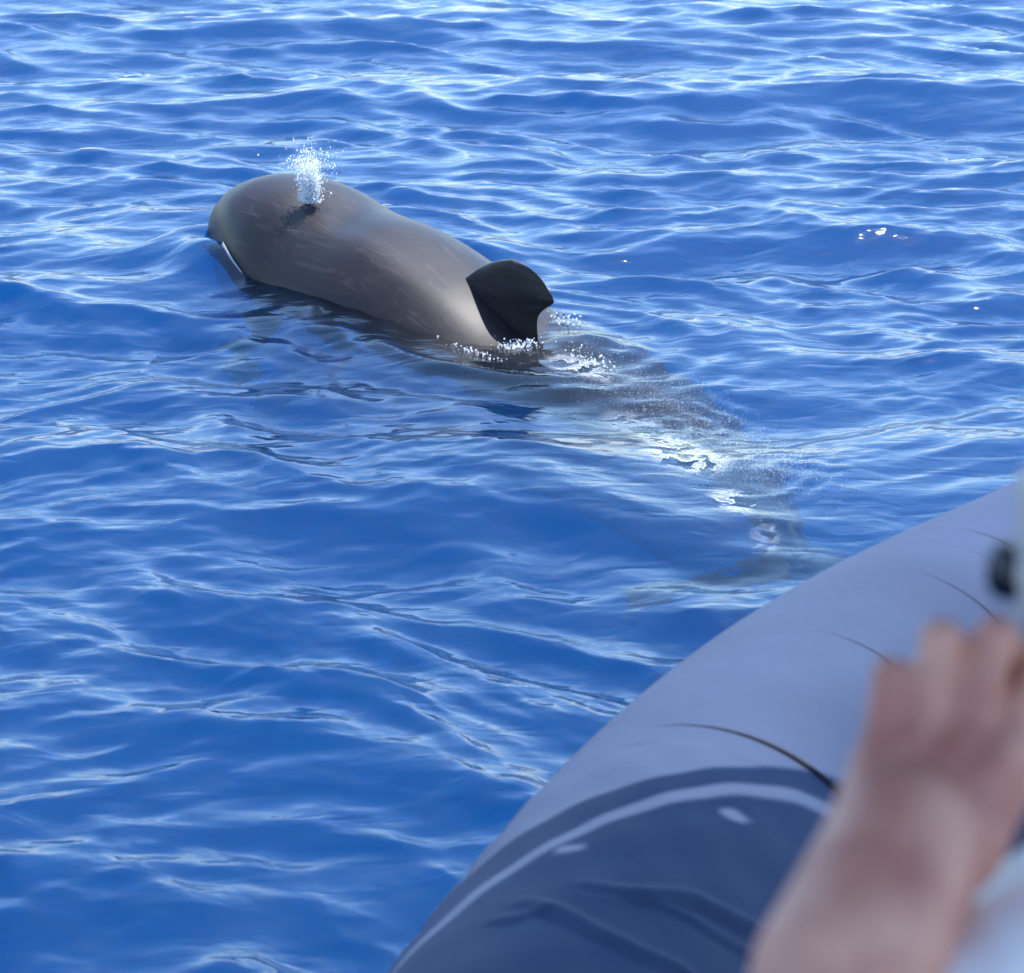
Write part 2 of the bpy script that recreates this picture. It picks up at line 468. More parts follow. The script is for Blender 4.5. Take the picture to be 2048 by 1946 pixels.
# flippers under water
def flipper(sgn):
    base = P0 + HD * 1.15 + SD * 0.30 * sgn
    P = []
    for i in range(26):
        t = i / 25
        cx = base + SD * sgn * 0.42 * t - HD * 0.40 * t ** 1.5
        z = -0.36 - 0.34 * t
        w = 0.11 * math.sqrt(max(1e-4, 1 - t ** 2.6)) * (1 - 0.45 * t)
        row = []
        for k in range(18):
            an = 2 * math.pi * k / 18
            row.append((*(cx + HD * w * math.cos(an)), z + 0.022 * (1 - 0.7 * t) * math.sin(an)))
        P.append(row)
    return grid_mesh("flipper", np.array(P), M_skin, wrap=True)
adopt(flipper(1), whale); adopt(flipper(-1), whale)

# blowhole: dark crescent slit
M_dark = simple("dark_wet_hole", (0.008, 0.008, 0.012), 0.25)
def surface_z(s0, off0):
    body = whale.children[0].data
    n = len(body.vertices); co = np.empty(n * 3); body.vertices.foreach_get("co", co); co = co.reshape(-1, 3)
    q = P0 + HD * s0 + SD * off0
    d = np.hypot(co[:, 0] - q[0], co[:, 1] - q[1]); i = np.argsort(d)[:14]
    return q, co[i, 2].max()
bm = bmesh.new(); ring = []
for k in range(24):
    an = 2 * math.pi * k / 24
    q, z = surface_z(1.22 + 0.009 * math.sin(an) + 0.008 * math.cos(an) ** 2, -0.11 + 0.026 * math.cos(an))
    ring.append(bm.verts.new((q[0], q[1], z + 0.003)))
q, z = surface_z(1.225, -0.11); cv = bm.verts.new((q[0], q[1], z - 0.001))
for k in range(24): bm.faces.new((ring[k], ring[(k + 1) % 24], cv))
me = bpy.data.meshes.new("blowhole"); bm.to_mesh(me); bm.free(); me.materials.append(M_dark)
adopt(link(bpy.data.objects.new("blowhole", me)), whale)
# ---------------------------------------------------------------- inflatable boat
TR, TZ = 0.30, 0.45
TUBE = [[-0.5, 0.037], [-0.419, 0.609], [-0.338, 1.128], [-0.256, 1.598], [-0.175, 2.021], [-0.094, 2.401], [-0.013, 2.74], [0.068, 3.042], [0.15, 3.309], [0.231, 3.546], [0.312, 3.755], [0.393, 3.939], [0.474, 4.102], [0.556, 4.246], [0.637, 4.375], [0.718, 4.491], [0.799, 4.598], [0.88, 4.7], [0.962, 4.798], [1.043, 4.897], [1.124, 4.999]]
ctrl = [(-0.66, -2.6), (-0.60, -1.4), (-0.55, -0.6)] + [tuple(p) for p in TUBE] + [(1.32, 5.22), (1.62, 5.42), (2.0, 5.45), (2.35, 5.3), (2.62, 4.95), (2.8, 4.4), (2.95, 3.6), (3.05, 2.4), (3.1, 0.6), (3.1, -1.4), (3.1, -2.6)]
ctrl = np.array(ctrl, float)
ct = np.concatenate([[0], np.cumsum(np.linalg.norm(np.diff(ctrl, axis=0), axis=1))])
tt = np.linspace(0, ct[-1], 4000)
PATH = np.stack([cinterp(tt, ct, ctrl[:, 0]), cinterp(tt, ct, ctrl[:, 1])], 1)
# smooth the joints of the polyline
ker = np.hanning(121); ker /= ker.sum()
pad = np.pad(PATH, ((60, 60), (0, 0)), mode='reflect', reflect_type='odd')
PATH = np.stack([np.convolve(pad[:, i], ker, 'valid') for i in (0, 1)], 1)
PS = np.concatenate([[0], np.cumsum(np.linalg.norm(np.diff(PATH, axis=0), axis=1))])
def path_at(s):
    p = np.stack([np.interp(s, PS, PATH[:, 0]), np.interp(s, PS, PATH[:, 1])], -1)
    e = 0.01
    q = np.stack([np.interp(s + e, PS, PATH[:, 0]) - np.interp(s - e, PS, PATH[:, 0]), np.interp(s + e, PS, PATH[:, 1]) - np.interp(s - e, PS, PATH[:, 1])], -1)
    q /= np.linalg.norm(q, axis=-1, keepdims=True)
    return p, q

FOLDS = [[[-0.0148, 3.1051, 0.7338], [0.0159, 3.0894, 0.7433], [0.0521, 3.0538, 0.7495], [0.0989, 2.9981, 0.7472], [0.1455, 2.9697, 0.735], [0.1992, 2.9703, 0.7126]], [[0.095, 3.0758, 0.7496], [0.1639, 3.1133, 0.7414], [0.2275, 3.1388, 0.7227], [0.2778, 3.1375, 0.6947], [0.3367, 3.1548, 0.6485]], [[0.0534, 3.1449, 0.747], [0.1085, 3.1188, 0.7496], [0.1638, 3.1108, 0.7412], [0.2428, 3.0845, 0.7067], [0.2929, 3.0878, 0.6714]], [[-0.0451, 3.072, 0.7261], [-0.0024, 3.0443, 0.7421], [0.034, 3.0619, 0.7476]]]
def poly_field(P, pts):
    """distance to polyline, signed side (+ = far/left of travel), param 0..1"""
    pts = np.array(pts); best = np.full(P.shape[:-1], 9.0); side = np.zeros_like(best); par = np.zeros_like(best)
    n = len(pts) - 1
    for i in range(n):
        a, b = pts[i], pts[i + 1]; ab = b - a; L2 = ab @ ab
        k = np.clip(((P - a) @ ab) / L2, 0, 1)
        q = a + k[..., None] * ab; v = P - q; d = np.linalg.norm(v, axis=-1)
        sg = np.sign(ab[0] * v[..., 1] - ab[1] * v[..., 0])
        m = d < best
        best = np.where(m, d, best); side = np.where(m, sg, side); par = np.where(m, (i + k) / n, par)
    return best, side, par

def fabric():
    m, nt, N, L, p = mat("grey_tube_fabric")
    tc = N.new("ShaderNodeTexCoord")
    n1 = N.new("ShaderNodeTexNoise"); n1.inputs["Scale"].default_value = 3.5; n1.inputs["Detail"].default_value = 5
    n2 = N.new("ShaderNodeTexNoise"); n2.inputs["Scale"].default_value = 900; n2.inputs["Detail"].default_value = 2
    n3 = N.new("ShaderNodeTexNoise"); n3.inputs["Scale"].default_value = 14; n3.inputs["Detail"].default_value = 3; n3.inputs["Distortion"].default_value = 1.5
    for q in (n1, n2, n3): L.new(tc.outputs["Object"], q.inputs["Vector"])
    cr = N.new("ShaderNodeValToRGB")
    cr.color_ramp.elements[0].position = 0.3; cr.color_ramp.elements[0].color = (*[c * 0.88 for c in TUBE_COL], 1)
    cr.color_ramp.elements[1].position = 0.7; cr.color_ramp.elements[1].color = (*[c * 1.10 for c in TUBE_COL], 1)
    L.new(n1.outputs["Fac"], cr.inputs[0]); L.new(cr.outputs[0], p.inputs["Base Color"])
    p.inputs["Roughness"].default_value = 0.6; p.inputs["Specular IOR Level"].default_value = 0.06
    b = N.new("ShaderNodeBump"); b.inputs["Strength"].default_value = 0.5; b.inputs["Distance"].default_value = 0.0006
    b2 = N.new("ShaderNodeBump"); b2.inputs["Strength"].default_value = 0.5; b2.inputs["Distance"].default_value = 0.003
    L.new(n2.outputs["Fac"], b.inputs["Height"]); L.new(n3.outputs["Fac"], b2.inputs["Height"]); L.new(b.outputs[0], b2.inputs["Normal"]); L.new(b2.outputs[0], p.inputs["Normal"])
    return m
TUBE_COL = (0.051, 0.073, 0.132)
M_tube = fabric()
M_seam = simple("seam_shadow_dark", (0.008, 0.01, 0.02), 0.8)  # bead colour carries the shadow line along the tube's lap edges
M_seam2 = simple("seam_shadow_grey", (0.016, 0.02, 0.04), 0.8)
M_canvas = simple("navy_canvas", (0.05, 0.07, 0.12), 0.85)
M_deck = simple("pale_grey_deck", (0.16, 0.17, 0.18), 0.6)
M_alu = simple("brushed_metal", (0.6, 0.6, 0.62), 0.3, 1.0)

boat = empty("inflatable_boat", (1.2, 1.0, 0.15), "grey inflatable boat tube crossing the lower right, half sunlit and half in dark shade", "inflatable boat")

# arc length where the fitted line starts (u = 0) is used for the seams
S_U0 = PS[np.argmin(np.hypot(PATH[:, 0] - 0.0, PATH[:, 1] - 2.79))]
def tube():
    s = np.concatenate([np.linspace(0, S_U0 - 0.35, 60)[:-1], np.linspace(S_U0 - 0.35, S_U0 + 0.85, 240), np.linspace(S_U0 + 0.85, S_U0 + 2.8, 130)[1:], np.linspace(S_U0 + 2.8, PS[-1], 120)[1:]])
    p, t = path_at(s)
    side = np.stack([t[:, 1], -t[:, 0]], 1)
    ph = np.linspace(0, 2 * np.pi, 257)[:-1]
    r = np.full(len(s), TR)
    r *= np.clip(np.minimum(s, PS[-1] - s) / 0.45 + 0.15, 0.15, 1) ** 0.5
    P = np.zeros((len(s), len(ph), 3)); Nn = np.zeros_like(P)
    Nn[..., 0] = side[:, None, 0] * np.sin(ph); Nn[..., 1] = side[:, None, 1] * np.sin(ph); Nn[..., 2] = np.cos(ph)[None]
    P[..., :2] = p[:, None]; P[..., 2] = TZ
    P += Nn * r[:, None, None]
    d = np.zeros(P.shape[:2])
    near = (s > S_U0 - 0.35) & (s < S_U0 + 0.85)
    Q = P[near]
    dd = np.zeros(Q.shape[:2])
    for pts, amp, wd in zip(FOLDS, (0.006, 0.007, 0.004, 0.003), (0.013, 0.014, 0.012, 0.010)):
        dist, sg, par = poly_field(Q, pts)
        env = smooth01(par / 0.35) * (1.0 if True else 0)
        x = dist * sg / wd
        dd += amp * env * (np.exp(-(x - 0.9) ** 2) - 0.5 * np.exp(-((x + 0.6) / 0.8) ** 2))
    dd += 0.0016 * np.sin(Q[..., 0] * 21 + Q[..., 1] * 33) * np.sin(Q[..., 0] * 37 - Q[..., 1] * 12 + 1)
    d[near] = dd
    P += Nn * d[..., None]
    return grid_mesh("tube", P, M_tube, wrap=True)
adopt(tube(), boat)

def bead(name, s0, ph0, ph1, w, h, m, skew=0.0):
    ph = np.linspace(R(ph0), R(ph1), 90)
    P = []
    for a in ph:
        f = smooth01(np.array((a - ph[0]) / (ph[-1] - ph[0]) * (ph1 - ph0) / 75.0))
        f = float(f); ww = max(w * f, 0.0006); hh = max(h * f, 0.0004)
        pc, t = path_at(np.array(s0 + skew * math.sin(a)))
        sd = np.array([t[1], -t[0]])
        nrm = np.array([sd[0] * math.sin(a), sd[1] * math.sin(a), math.cos(a)])
        c = np.array([pc[0], pc[1], TZ]) + nrm * (TR - 0.0005)
        tv = np.array([t[0], t[1], 0])
        P.append([c + tv * ww * math.cos(b) + nrm * hh * math.sin(b) for b in np.linspace(0, 2 * math.pi, 11)[:-1]])
    return adopt(grid_mesh(name, np.array(P), m, wrap=True), boat)
bead("seam", S_U0 + 0.92, -30, 150, 0.0055, 0.007, M_seam, 0.0)
bead("seam", S_U0 + 1.38, -14, 150, 0.0035, 0.005, M_seam2)
bead("seam", S_U0 + 1.74, -14, 150, 0.0032, 0.004, M_seam2)
bead("seam", S_U0 + 1.99, -26, 150, 0.0032, 0.0035, M_seam2)
bead("seam", S_U0 + 1.90, -20, 60, 0.0025, 0.002, M_seam2)

# deck inside the tubes
dk = [(-0.5, -2.3), (-0.42, 0.2), (-0.2, 1.8), (0.1, 2.9), (0.5, 3.9), (1.1, 4.8), (1.7, 5.25), (2.2, 5.2), (2.6, 4.6), (2.9, 3.0), (2.95, -2.3)]
vs = [(x, y, 0.25) for x, y in dk] + [(x, y, 0.19) for x, y in dk]; n = len(dk)
fs = [list(range(n))[::-1], list(range(n, 2 * n))] + [[i, (i + 1) % n, n + (i + 1) % n, n + i] for i in range(n)]
adopt(mesh_obj("deck", vs, fs, M_deck, smooth=False), boat)

# sheet added out of view, shaped to throw the curved shade and bright gap
def canopy_z(y): return 2.05 + 0.18 * (4.2 - y)
def lift(pt):
    """follow the sun from a point of the tube up to the canopy"""
    p = Vector(pt); k = 0.0
    # p.z + k*S.z = 2.05 + .18*(4.2 - p.y - k*S.y)
    k = (2.05 + 0.18 * (4.2 - p.y) - p.z) / (SUN.z + 0.18 * SUN.y)
    q = p + SUN * k
    return (q.x, q.y)
SH = [[-0.0951, 3.3337, 0.6295], [-0.0486, 3.3294, 0.6782], [0.0173, 3.3863, 0.7101], [0.0847, 3.4323, 0.7329], [0.153, 3.4655, 0.7465], [0.2223, 3.4941, 0.7499], [0.2931, 3.527, 0.7429], [0.3739, 3.576, 0.7235], [0.4425, 3.6224, 0.6967]]
ST = [[-0.1026, 3.1491, 0.6788], [-0.0472, 3.2229, 0.7026], [0.0168, 3.2889, 0.7249], [0.0827, 3.3443, 0.7407], [0.1501, 3.3911, 0.749], [0.2185, 3.4273, 0.7488], [0.2886, 3.465, 0.7387], [0.361, 3.5101, 0.7182], [0.4371, 3.5696, 0.6862]]
SB = [[-0.1107, 3.1073, 0.6821], [-0.0465, 3.1745, 0.7113], [0.0166, 3.2465, 0.73], [0.0819, 3.3062, 0.7433], [0.1486, 3.3546, 0.7497], [0.2168, 3.3956, 0.7478], [0.2863, 3.433, 0.7362], [0.358, 3.4759, 0.7135], [0.4333, 3.5321, 0.6783]]
EL = [[0.0746, 3.2693, 0.7442], [0.2985, 3.4151, 0.7301]]
def ext(l, a=0.9, b=0.9):
    """lengthen a line in the direction of its ends"""
    l = [Vector((*q, 0)) for q in l]
    d0 = (l[0] - l[2]).normalized(); d1 = (l[-1] - l[-3]).normalized()
    return [tuple((l[0] + d0 * a)[:2])] + [tuple(q[:2]) for q in l] + [tuple((l[-1] + d1 * b)[:2])]
def fitline(pts):
    q = np.array([lift(p) for p in pts]); co = np.polyfit(q[:, 0], q[:, 1], 2)
    xs = np.linspace(q[0, 0], q[-1, 0], 14)
    return [(x, np.polyval(co, x)) for x in xs]
line_a, line_b, line_c = (ext(fitline(q)) for q in (SH, ST, SB))
def slab(name, outer, inner, th=0.006, m=M_canvas):
    n = len(outer); vs = []
    for l in (outer, inner):
        for x, y in l: vs.append((x, y, canopy_z(y)))
    for l in (outer, inner):
        for x, y in l: vs.append((x, y, canopy_z(y) + th))
    fs = []
    for i in range(n - 1):
        fs += [[i, i + 1, n + i + 1, n + i], [2 * n + i, 3 * n + i, 3 * n + i + 1, 2 * n + i + 1], [i, 2 * n + i, 2 * n + i + 1, i + 1], [n + i, n + i + 1, 3 * n + i + 1, 3 * n + i]]
    fs += [[0, n, 3 * n, 2 * n], [n - 1, 3 * n - 1 - 0, 4 * n - 1, 2 * n - 1]]
    fs[-1] = [n - 1, 3 * n - 1, 4 * n - 1, 2 * n - 1]
    return adopt(mesh_obj(name, vs, fs, m, smooth=False), boat)
slab("unseen_canopy_border", line_a, line_b)
# main sheet with eyelets: built as a fine grid with the eyelet cells left out
holes = [lift(p) for p in EL]
def unseen_canopy_sheet():
    xs0 = np.array([q[0] for q in line_c]); ys0 = np.array([q[1] for q in line_c])
    nx = 220; xs = np.linspace(xs0[0], xs0[-1], nx)
    yc = np.interp(xs, xs0, ys0)
    back = np.concatenate([np.linspace(0, 0.30, 60), np.linspace(0.3, 2.9, 24)[1:]])
    P = np.zeros((len(back), nx, 3))
    P[..., 0] = xs[None] + 0 * back[:, None]; P[..., 1] = yc[None] - back[:, None]; P[..., 2] = canopy_z(P[..., 1])
    n, m2 = len(back), nx
    idx = np.arange(n * m2).reshape(n, m2); F = []
    for i in range(n - 1):
        for j in range(m2 - 1):
            c = (P[i, j, :2] + P[i + 1, j + 1, :2]) / 2
            if any(((c[0] - hx) / 0.020) ** 2 + ((c[1] - hy + 0.012) / 0.012) ** 2 < 1 for hx, hy in holes): continue
            F.append((idx[i, j], idx[i, j + 1], idx[i + 1, j + 1], idx[i + 1, j]))
    o = raw_mesh("unseen_canopy", P.reshape(-1, 3), np.array(F), M_canvas)
    return adopt(o, boat)
unseen_canopy_sheet()
def pole(name, a, b, r, m=M_alu):
    a, b = Vector(a), Vector(b); d = (b - a); q = d.to_track_quat('Z', 'Y'); bm = bmesh.new()
    bmesh.ops.create_cone(bm, cap_ends=True, segments=16, radius1=r, radius2=r, depth=d.length, matrix=Matrix.Translation((a + b) / 2) @ q.to_matrix().to_4x4())
    me = bpy.data.meshes.new(name); bm.to_mesh(me); bm.free(); me.materials.append(m)
    for p in me.polygons: p.use_smooth = len(p.vertices) == 4
    return adopt(link(bpy.data.objects.new(name, me)), boat)
pole("unseen_canopy_pole", (2.1, 3.6, 0.25), (2.1, 3.6, canopy_z(3.6) - 0.02), 0.016)
pole("unseen_canopy_pole", (2.1, 1.5, 0.25), (2.1, 1.5, canopy_z(1.5) - 0.02), 0.016)
pole("unseen_canopy_pole", (-0.62, -0.1, 0.6), (-0.55, 1.3, 2.56), 0.016)
pole("unseen_canopy_rail", (-0.55, 1.3, canopy_z(1.3) - 0.02), (2.1, 1.5, canopy_z(1.5) - 0.02), 0.014)
pole("unseen_canopy_rail", (2.1, 1.5, canopy_z(1.5) - 0.02), (2.1, 3.6, canopy_z(3.6) - 0.02), 0.014)
# ---------------------------------------------------------------- person (only the raised left arm and sleeve are in view)
def skin_mat():
    m, nt, N, L, p = mat("human_skin")
    tc = N.new("ShaderNodeTexCoord"); n = N.new("ShaderNodeTexNoise"); n.inputs["Scale"].default_value = 22; n.inputs["Detail"].default_value = 4
    L.new(tc.outputs["Object"], n.inputs["Vector"])
    cr = N.new("ShaderNodeValToRGB"); cr.color_ramp.elements[0].position = 0.35; cr.color_ramp.elements[0].color = (*[c * 0.8 for c in SKIN_A], 1)
    cr.color_ramp.elements[1].position = 0.68; cr.color_ramp.elements[1].color = (*SKIN_B, 1)
    L.new(n.outputs["Fac"], cr.inputs[0]); L.new(cr.outputs[0], p.inputs["Base Color"])
    p.inputs["Roughness"].default_value = 0.5; p.inputs["Subsurface Weight"].default_value = 0.15
    p.inputs["Subsurface Radius"].default_value = (0.01, 0.004, 0.002)
    return m
SKIN_A = (0.58, 0.19, 0.125); SKIN_B = (0.74, 0.35, 0.23)
M_hskin = skin_mat()
M_shirt = simple("white_shirt_cotton", (0.90, 0.80, 0.72), 0.85, bump=0.002, scale=25)
M_shorts = simple("dark_shorts_cloth", (0.03, 0.04, 0.07), 0.85)
M_hair = simple("brown_hair", (0.05, 0.03, 0.02), 0.6, bump=0.004, scale=160)

def cone_seg(bm, a, b, ra, rb, n=20):
    """tapered capsule"""
    a, b = Vector(a), Vector(b); d = b - a; q = d.to_track_quat('Z', 'Y').to_matrix().to_4x4()
    bmesh.ops.create_cone(bm, cap_ends=True, segments=n, radius1=ra, radius2=rb, depth=d.length, matrix=Matrix.Translation((a + b) / 2) @ q)
    ball(bm, a, ra); ball(bm, b, rb)
def ball(bm, c, r, sc=(1, 1, 1), rot=None):
    M = Matrix.Translation(Vector(c)) @ (rot.to_4x4() if rot else Matrix.Identity(4)) @ Matrix.Diagonal((*[r * k for k in sc], 1))
    bmesh.ops.create_icosphere(bm, subdivisions=3, radius=1, matrix=M)
def fuse(name, bm, m, voxel, smooth_it=3, parent=None):
    me = bpy.data.meshes.new(name); bm.to_mesh(me); bm.free()
    o = link(bpy.data.objects.new(name, me))
    md = o.modifiers.new("r", 'REMESH'); md.mode = 'VOXEL'; md.voxel_size = voxel; md.use_smooth_shade = True
    sm = o.modifiers.new("s", 'SMOOTH'); sm.factor = 0.5; sm.iterations = smooth_it
    dg = bpy.context.evaluated_depsgraph_get()
    me2 = bpy.data.meshes.new_from_object(o.evaluated_get(dg))
    o.modifiers.clear(); o.data = me2; me2.name = name; bpy.data.meshes.remove(me)
    me2.materials.clear(); me2.materials.append(m)
    for p in me2.polygons: p.use_smooth = True
    return adopt(o, parent)

person = empty("person", (0.50, 1.15, 0.25), "person in white shirt raising a bare forearm with a camera, blurred at right edge", "person")
bm = bmesh.new()
# left arm
ELB = (0.088, 0.885, 1.655); SHO = (0.31, 1.12, 1.66)
WR = Vector((0.1577, 1.0133, 1.7488)); FO = Vector((0.127, 0.9624, 1.716))
cone_seg(bm, SHO, ELB, 0.046, 0.038)
cone_seg(bm, ELB, FO, 0.038, 0.034)
cone_seg(bm, FO, WR, 0.036, 0.033)
# palm
MC = {"little": (0.1490, 1.0422, 1.7735), "ring": (0.1660, 1.0439, 1.7800), "middle": (0.1855, 1.0451, 1.7830), "index": (0.2050, 1.0445, 1.7800)}
PI = {"little": (0.1555, 1.0606, 1.8022), "ring": (0.1762, 1.0648, 1.8165), "middle": (0.1985, 1.0651, 1.8173), "index": (0.2215, 1.0632, 1.811)}
FR = {"little": 0.0082, "ring": 0.0088, "middle": 0.0091, "index": 0.0089}
offs = {"little": -0.013, "ring": -0.005, "middle": 0.006, "index": 0.014}
for k in MC:
    a = WR + Vector((offs[k], 0.004, 0.006))
    cone_seg(bm, a, MC[k], 0.019, 0.0112)
    cone_seg(bm, MC[k], PI[k], FR[k] * 1.02, FR[k]); ball(bm, PI[k], FR[k] * 1.12)
    ball(bm, Vector(MC[k]) + Vector((0, -0.003, -0.002)), 0.0098)
    pi = Vector(PI[k]); di = pi + Vector((0.010, 0.020, -0.016)); ti = di + Vector((0.000, -0.004, -0.020))
    cone_seg(bm, pi, di, FR[k], FR[k] * 0.9)
    cone_seg(bm, di, ti, FR[k] * 0.9, FR[k] * 0.78)
# heel of the thumb
cone_seg(bm, WR + Vector((0.016, 0.004, 0.0)), (0.199, 1.050, 1.765), 0.024, 0.017)
# thumb below the camera
cone_seg(bm, WR + Vector((0.012, 0.016, 0.004)), (0.197, 1.055, 1.762), 0.016, 0.013)
cone_seg(bm, (0.197, 1.055, 1.762), (0.221, 1.085, 1.770), 0.012, 0.0105)
cone_seg(bm, (0.221, 1.085, 1.770), (0.243, 1.104, 1.783), 0.0102, 0.0085)
# neck, torso, head, legs and the other arm (outside the frame)
NK = (0.47, 1.22, 1.70)
cone_seg(bm, NK, (0.49, 1.26, 1.83), 0.058, 0.055)
ball(bm, (0.49, 1.30, 1.93), 0.1, (0.76, 0.95, 1.18))
ball(bm, (0.47, 1.385, 1.905), 0.014, (0.8, 1.2, 1.3))
ball(bm, (0.475, 1.35, 1.85), 0.035, (1, 1, 0.8))
for sx in (-1, 1): ball(bm, (0.49 + sx * 0.078, 1.30, 1.925), 0.026, (0.4, 0.8, 1.2))
cone_seg(bm, (0.50, 1.19, 1.58), (0.52, 1.12, 1.18), 0.13, 0.12)
cone_seg(bm, SHO, (0.66, 1.24, 1.64), 0.055, 0.055)
cone_seg(bm, (0.44, 1.12, 1.12), (0.40, 1.12, 0.72), 0.09, 0.06); cone_seg(bm, (0.40, 1.12, 0.72), (0.39, 1.06, 0.33), 0.058, 0.036)
cone_seg(bm, (0.60, 1.12, 1.12), (0.64, 1.14, 0.72), 0.09, 0.06); cone_seg(bm, (0.64, 1.14, 0.72), (0.65, 1.08, 0.33), 0.058, 0.036)
for fx in (0.385, 0.655): cone_seg(bm, (fx, 1.04, 0.288), (fx, 1.22, 0.276), 0.036, 0.024)
cone_seg(bm, (0.66, 1.24, 1.64), (0.70, 1.16, 1.40), 0.05, 0.038); cone_seg(bm, (0.70, 1.16, 1.40), (0.46, 1.26, 1.72), 0.036, 0.026) if False else cone_seg(bm, (0.70, 1.16, 1.40), (0.70, 1.30, 1.16), 0.038, 0.026)
ball(bm, (0.70, 1.33, 1.11), 0.04, (0.5, 0.8, 1.2))
for k in range(4): cone_seg(bm, (0.685 + 0.01 * k, 1.345 - 0.008 * k, 1.08), (0.68 + 0.013 * k, 1.35 - 0.01 * k, 1.01 - 0.006 * (k in (1, 2))), 0.0085, 0.007)
fuse("body", bm, M_hskin, 0.0024, 2, person)
bm = bmesh.new()
SL = Vector(SHO).lerp(Vector(ELB), 0.62)
cone_seg(bm, SHO, SL, 0.062, 0.060)
for k in range(7):   # folds of the sleeve
    f = 0.15 + 0.8 * k / 7; c = Vector(SHO).lerp(SL, f); ball(bm, c + Vector((0, 0.004 * (-1) ** k, 0.004)), 0.0635 + 0.003 * (k % 2), (0.5, 1, 1))
ball(bm, (0.266, 1.09, 1.642), 0.078); ball(bm, (0.225, 1.09, 1.652), 0.040)
cone_seg(bm, SHO, (0.66, 1.24, 1.64), 0.068, 0.068)
cone_seg(bm, (0.50, 1.19, 1.58), (0.52, 1.12, 1.14), 0.148, 0.15)
cone_seg(bm, (0.66, 1.24, 1.64), (0.69, 1.19, 1.50), 0.068, 0.062)
fuse("shirt", bm, M_shirt, 0.006, 3, person)
bm = bmesh.new()
ball(bm, (0.52, 1.12, 1.10), 0.155, (1, 0.85, 0.9))
cone_seg(bm, (0.44, 1.12, 1.10), (0.405, 1.12, 0.80), 0.105, 0.09); cone_seg(bm, (0.60, 1.12, 1.10), (0.635, 1.14, 0.80), 0.105, 0.09)
fuse("shorts", bm, M_shorts, 0.01, 2, person)
bm = bmesh.new()
ball(bm, (0.49, 1.285, 1.955), 0.1, (0.82, 0.98, 1.05))
fuse("hair", bm, M_hair, 0.006, 1, person)

# hand camera
M_cgrey = simple("pale_grey_camera_shell", (0.56, 0.50, 0.46), 0.4)
M_cblack = simple("black_rubber", (0.006, 0.008, 0.016), 0.35)
M_glass = simple("dark_lens_glass", (0.01, 0.012, 0.02), 0.05)
hc = empty("hand_camera", (0.26, 1.12, 1.80), "small pale grey camera with black lens, cut off by the right edge above the hand", "camera")
def rbox(name, c, size, bev, m, root, rz=0.0):
    bm = bmesh.new(); bmesh.ops.create_cube(bm, size=1, matrix=Matrix.Translation(c) @ Matrix.Rotation(rz, 4, 'Z') @ Matrix.Diagonal((*size, 1)))
    bmesh.ops.bevel(bm, geom=bm.edges[:], offset=bev, segments=4, affect='EDGES', profile=0.5)
    me = bpy.data.meshes.new(name); bm.to_mesh(me); bm.free(); me.materials.append(m)
    for p in me.polygons: p.use_smooth = True
    return adopt(link(bpy.data.objects.new(name, me)), root)
def cyl(name, a, b, r0, r1, m, root, seg=40, bev=0.0015):
    a, b = Vector(a), Vector(b); d = b - a; q = d.to_track_quat('Z', 'Y').to_matrix().to_4x4(); bm = bmesh.new()
    bmesh.ops.create_cone(bm, cap_ends=True, segments=seg, radius1=r0, radius2=r1, depth=d.length, matrix=Matrix.Translation((a + b) / 2) @ q)
    bmesh.ops.bevel(bm, geom=[e for e in bm.edges if len(e.link_faces) == 2 and any(len(f.verts) > 4 for f in e.link_faces)], offset=bev, segments=3, affect='EDGES')
    me = bpy.data.meshes.new(name); bm.to_mesh(me); bm.free(); me.materials.append(m)
    for p in me.polygons: p.use_smooth = len(p.vertices) == 4
    return adopt(link(bpy.data.objects.new(name, me)), root)
rbox("shell", Vector((0.262, 1.118, 1.838)), (0.095, 0.032, 0.075), 0.008, M_cgrey, hc, R(6))
cyl("lens_barrel", (0.226, 1.115, 1.829), (0.2095, 1.128, 1.826), 0.0125, 0.0125, M_cblack, hc)
cyl("lens_ring", (0.228, 1.112, 1.830), (0.2235, 1.117, 1.829), 0.0160, 0.0155, M_cgrey, hc)
cyl("lens_glass", (0.2095, 1.128, 1.826), (0.2085, 1.1288, 1.826), 0.0095, 0.009, M_glass, hc, bev=0.0003)
# ---------------------------------------------------------------- spray, splashes and painted caustic light
def drop_mat():
    m, nt, N, L, p = mat("white_water_drops")
    p.inputs["Base Color"].default_value = (0.96, 0.975, 0.985, 1); p.inputs["Roughness"].default_value = 0.15
    p.inputs["IOR"].default_value = 1.33
    tl = N.new("ShaderNodeBsdfTranslucent"); tl.inputs["Color"].default_value = (0.97, 0.98, 0.99, 1)      # light passes through the drops
    mx = N.new("ShaderNodeMixShader"); mx.inputs[0].default_value = 0.75
    L.new(p.outputs[0], mx.inputs[1]); L.new(tl.outputs[0], mx.inputs[2]); L.new(mx.outputs[0], N["Material Output"].inputs["Surface"])
    return m
M_drop = drop_mat()
_b = bmesh.new(); bmesh.ops.create_icosphere(_b, subdivisions=1, radius=1)
ICO_V = np.array([v.co[:] for v in _b.verts]); ICO_F = np.array([[v.index for v in f.verts] for f in _b.faces]); _b.free()
def drops(name, C_, Rr, label, cat, group=None, stretch=None):
    n = len(C_); k = len(ICO_V)
    sc = np.ones((n, 1, 3)) if stretch is None else stretch[:, None, :]
    V = (ICO_V[None] * Rr[:, None, None] * sc + C_[:, None, :]).reshape(-1, 3)
    F = (ICO_F[None] + (np.arange(n) * k)[:, None, None]).reshape(-1, 3)
    o = raw_mesh(name, V, F, M_drop)
    org = C_.mean(0); o.data.transform(Matrix.Translation(-Vector(org))); o.location = org
    tag(o, label, cat, group, "stuff")
    return o
g = np.random.default_rng(4)
bq, bz = surface_z(1.22, -0.11)
n = 1700
t = g.random(n) ** 1.9
spread = 0.012 + 0.045 * np.sqrt(t + 0.05) + 0.03 * (t > 0.55)
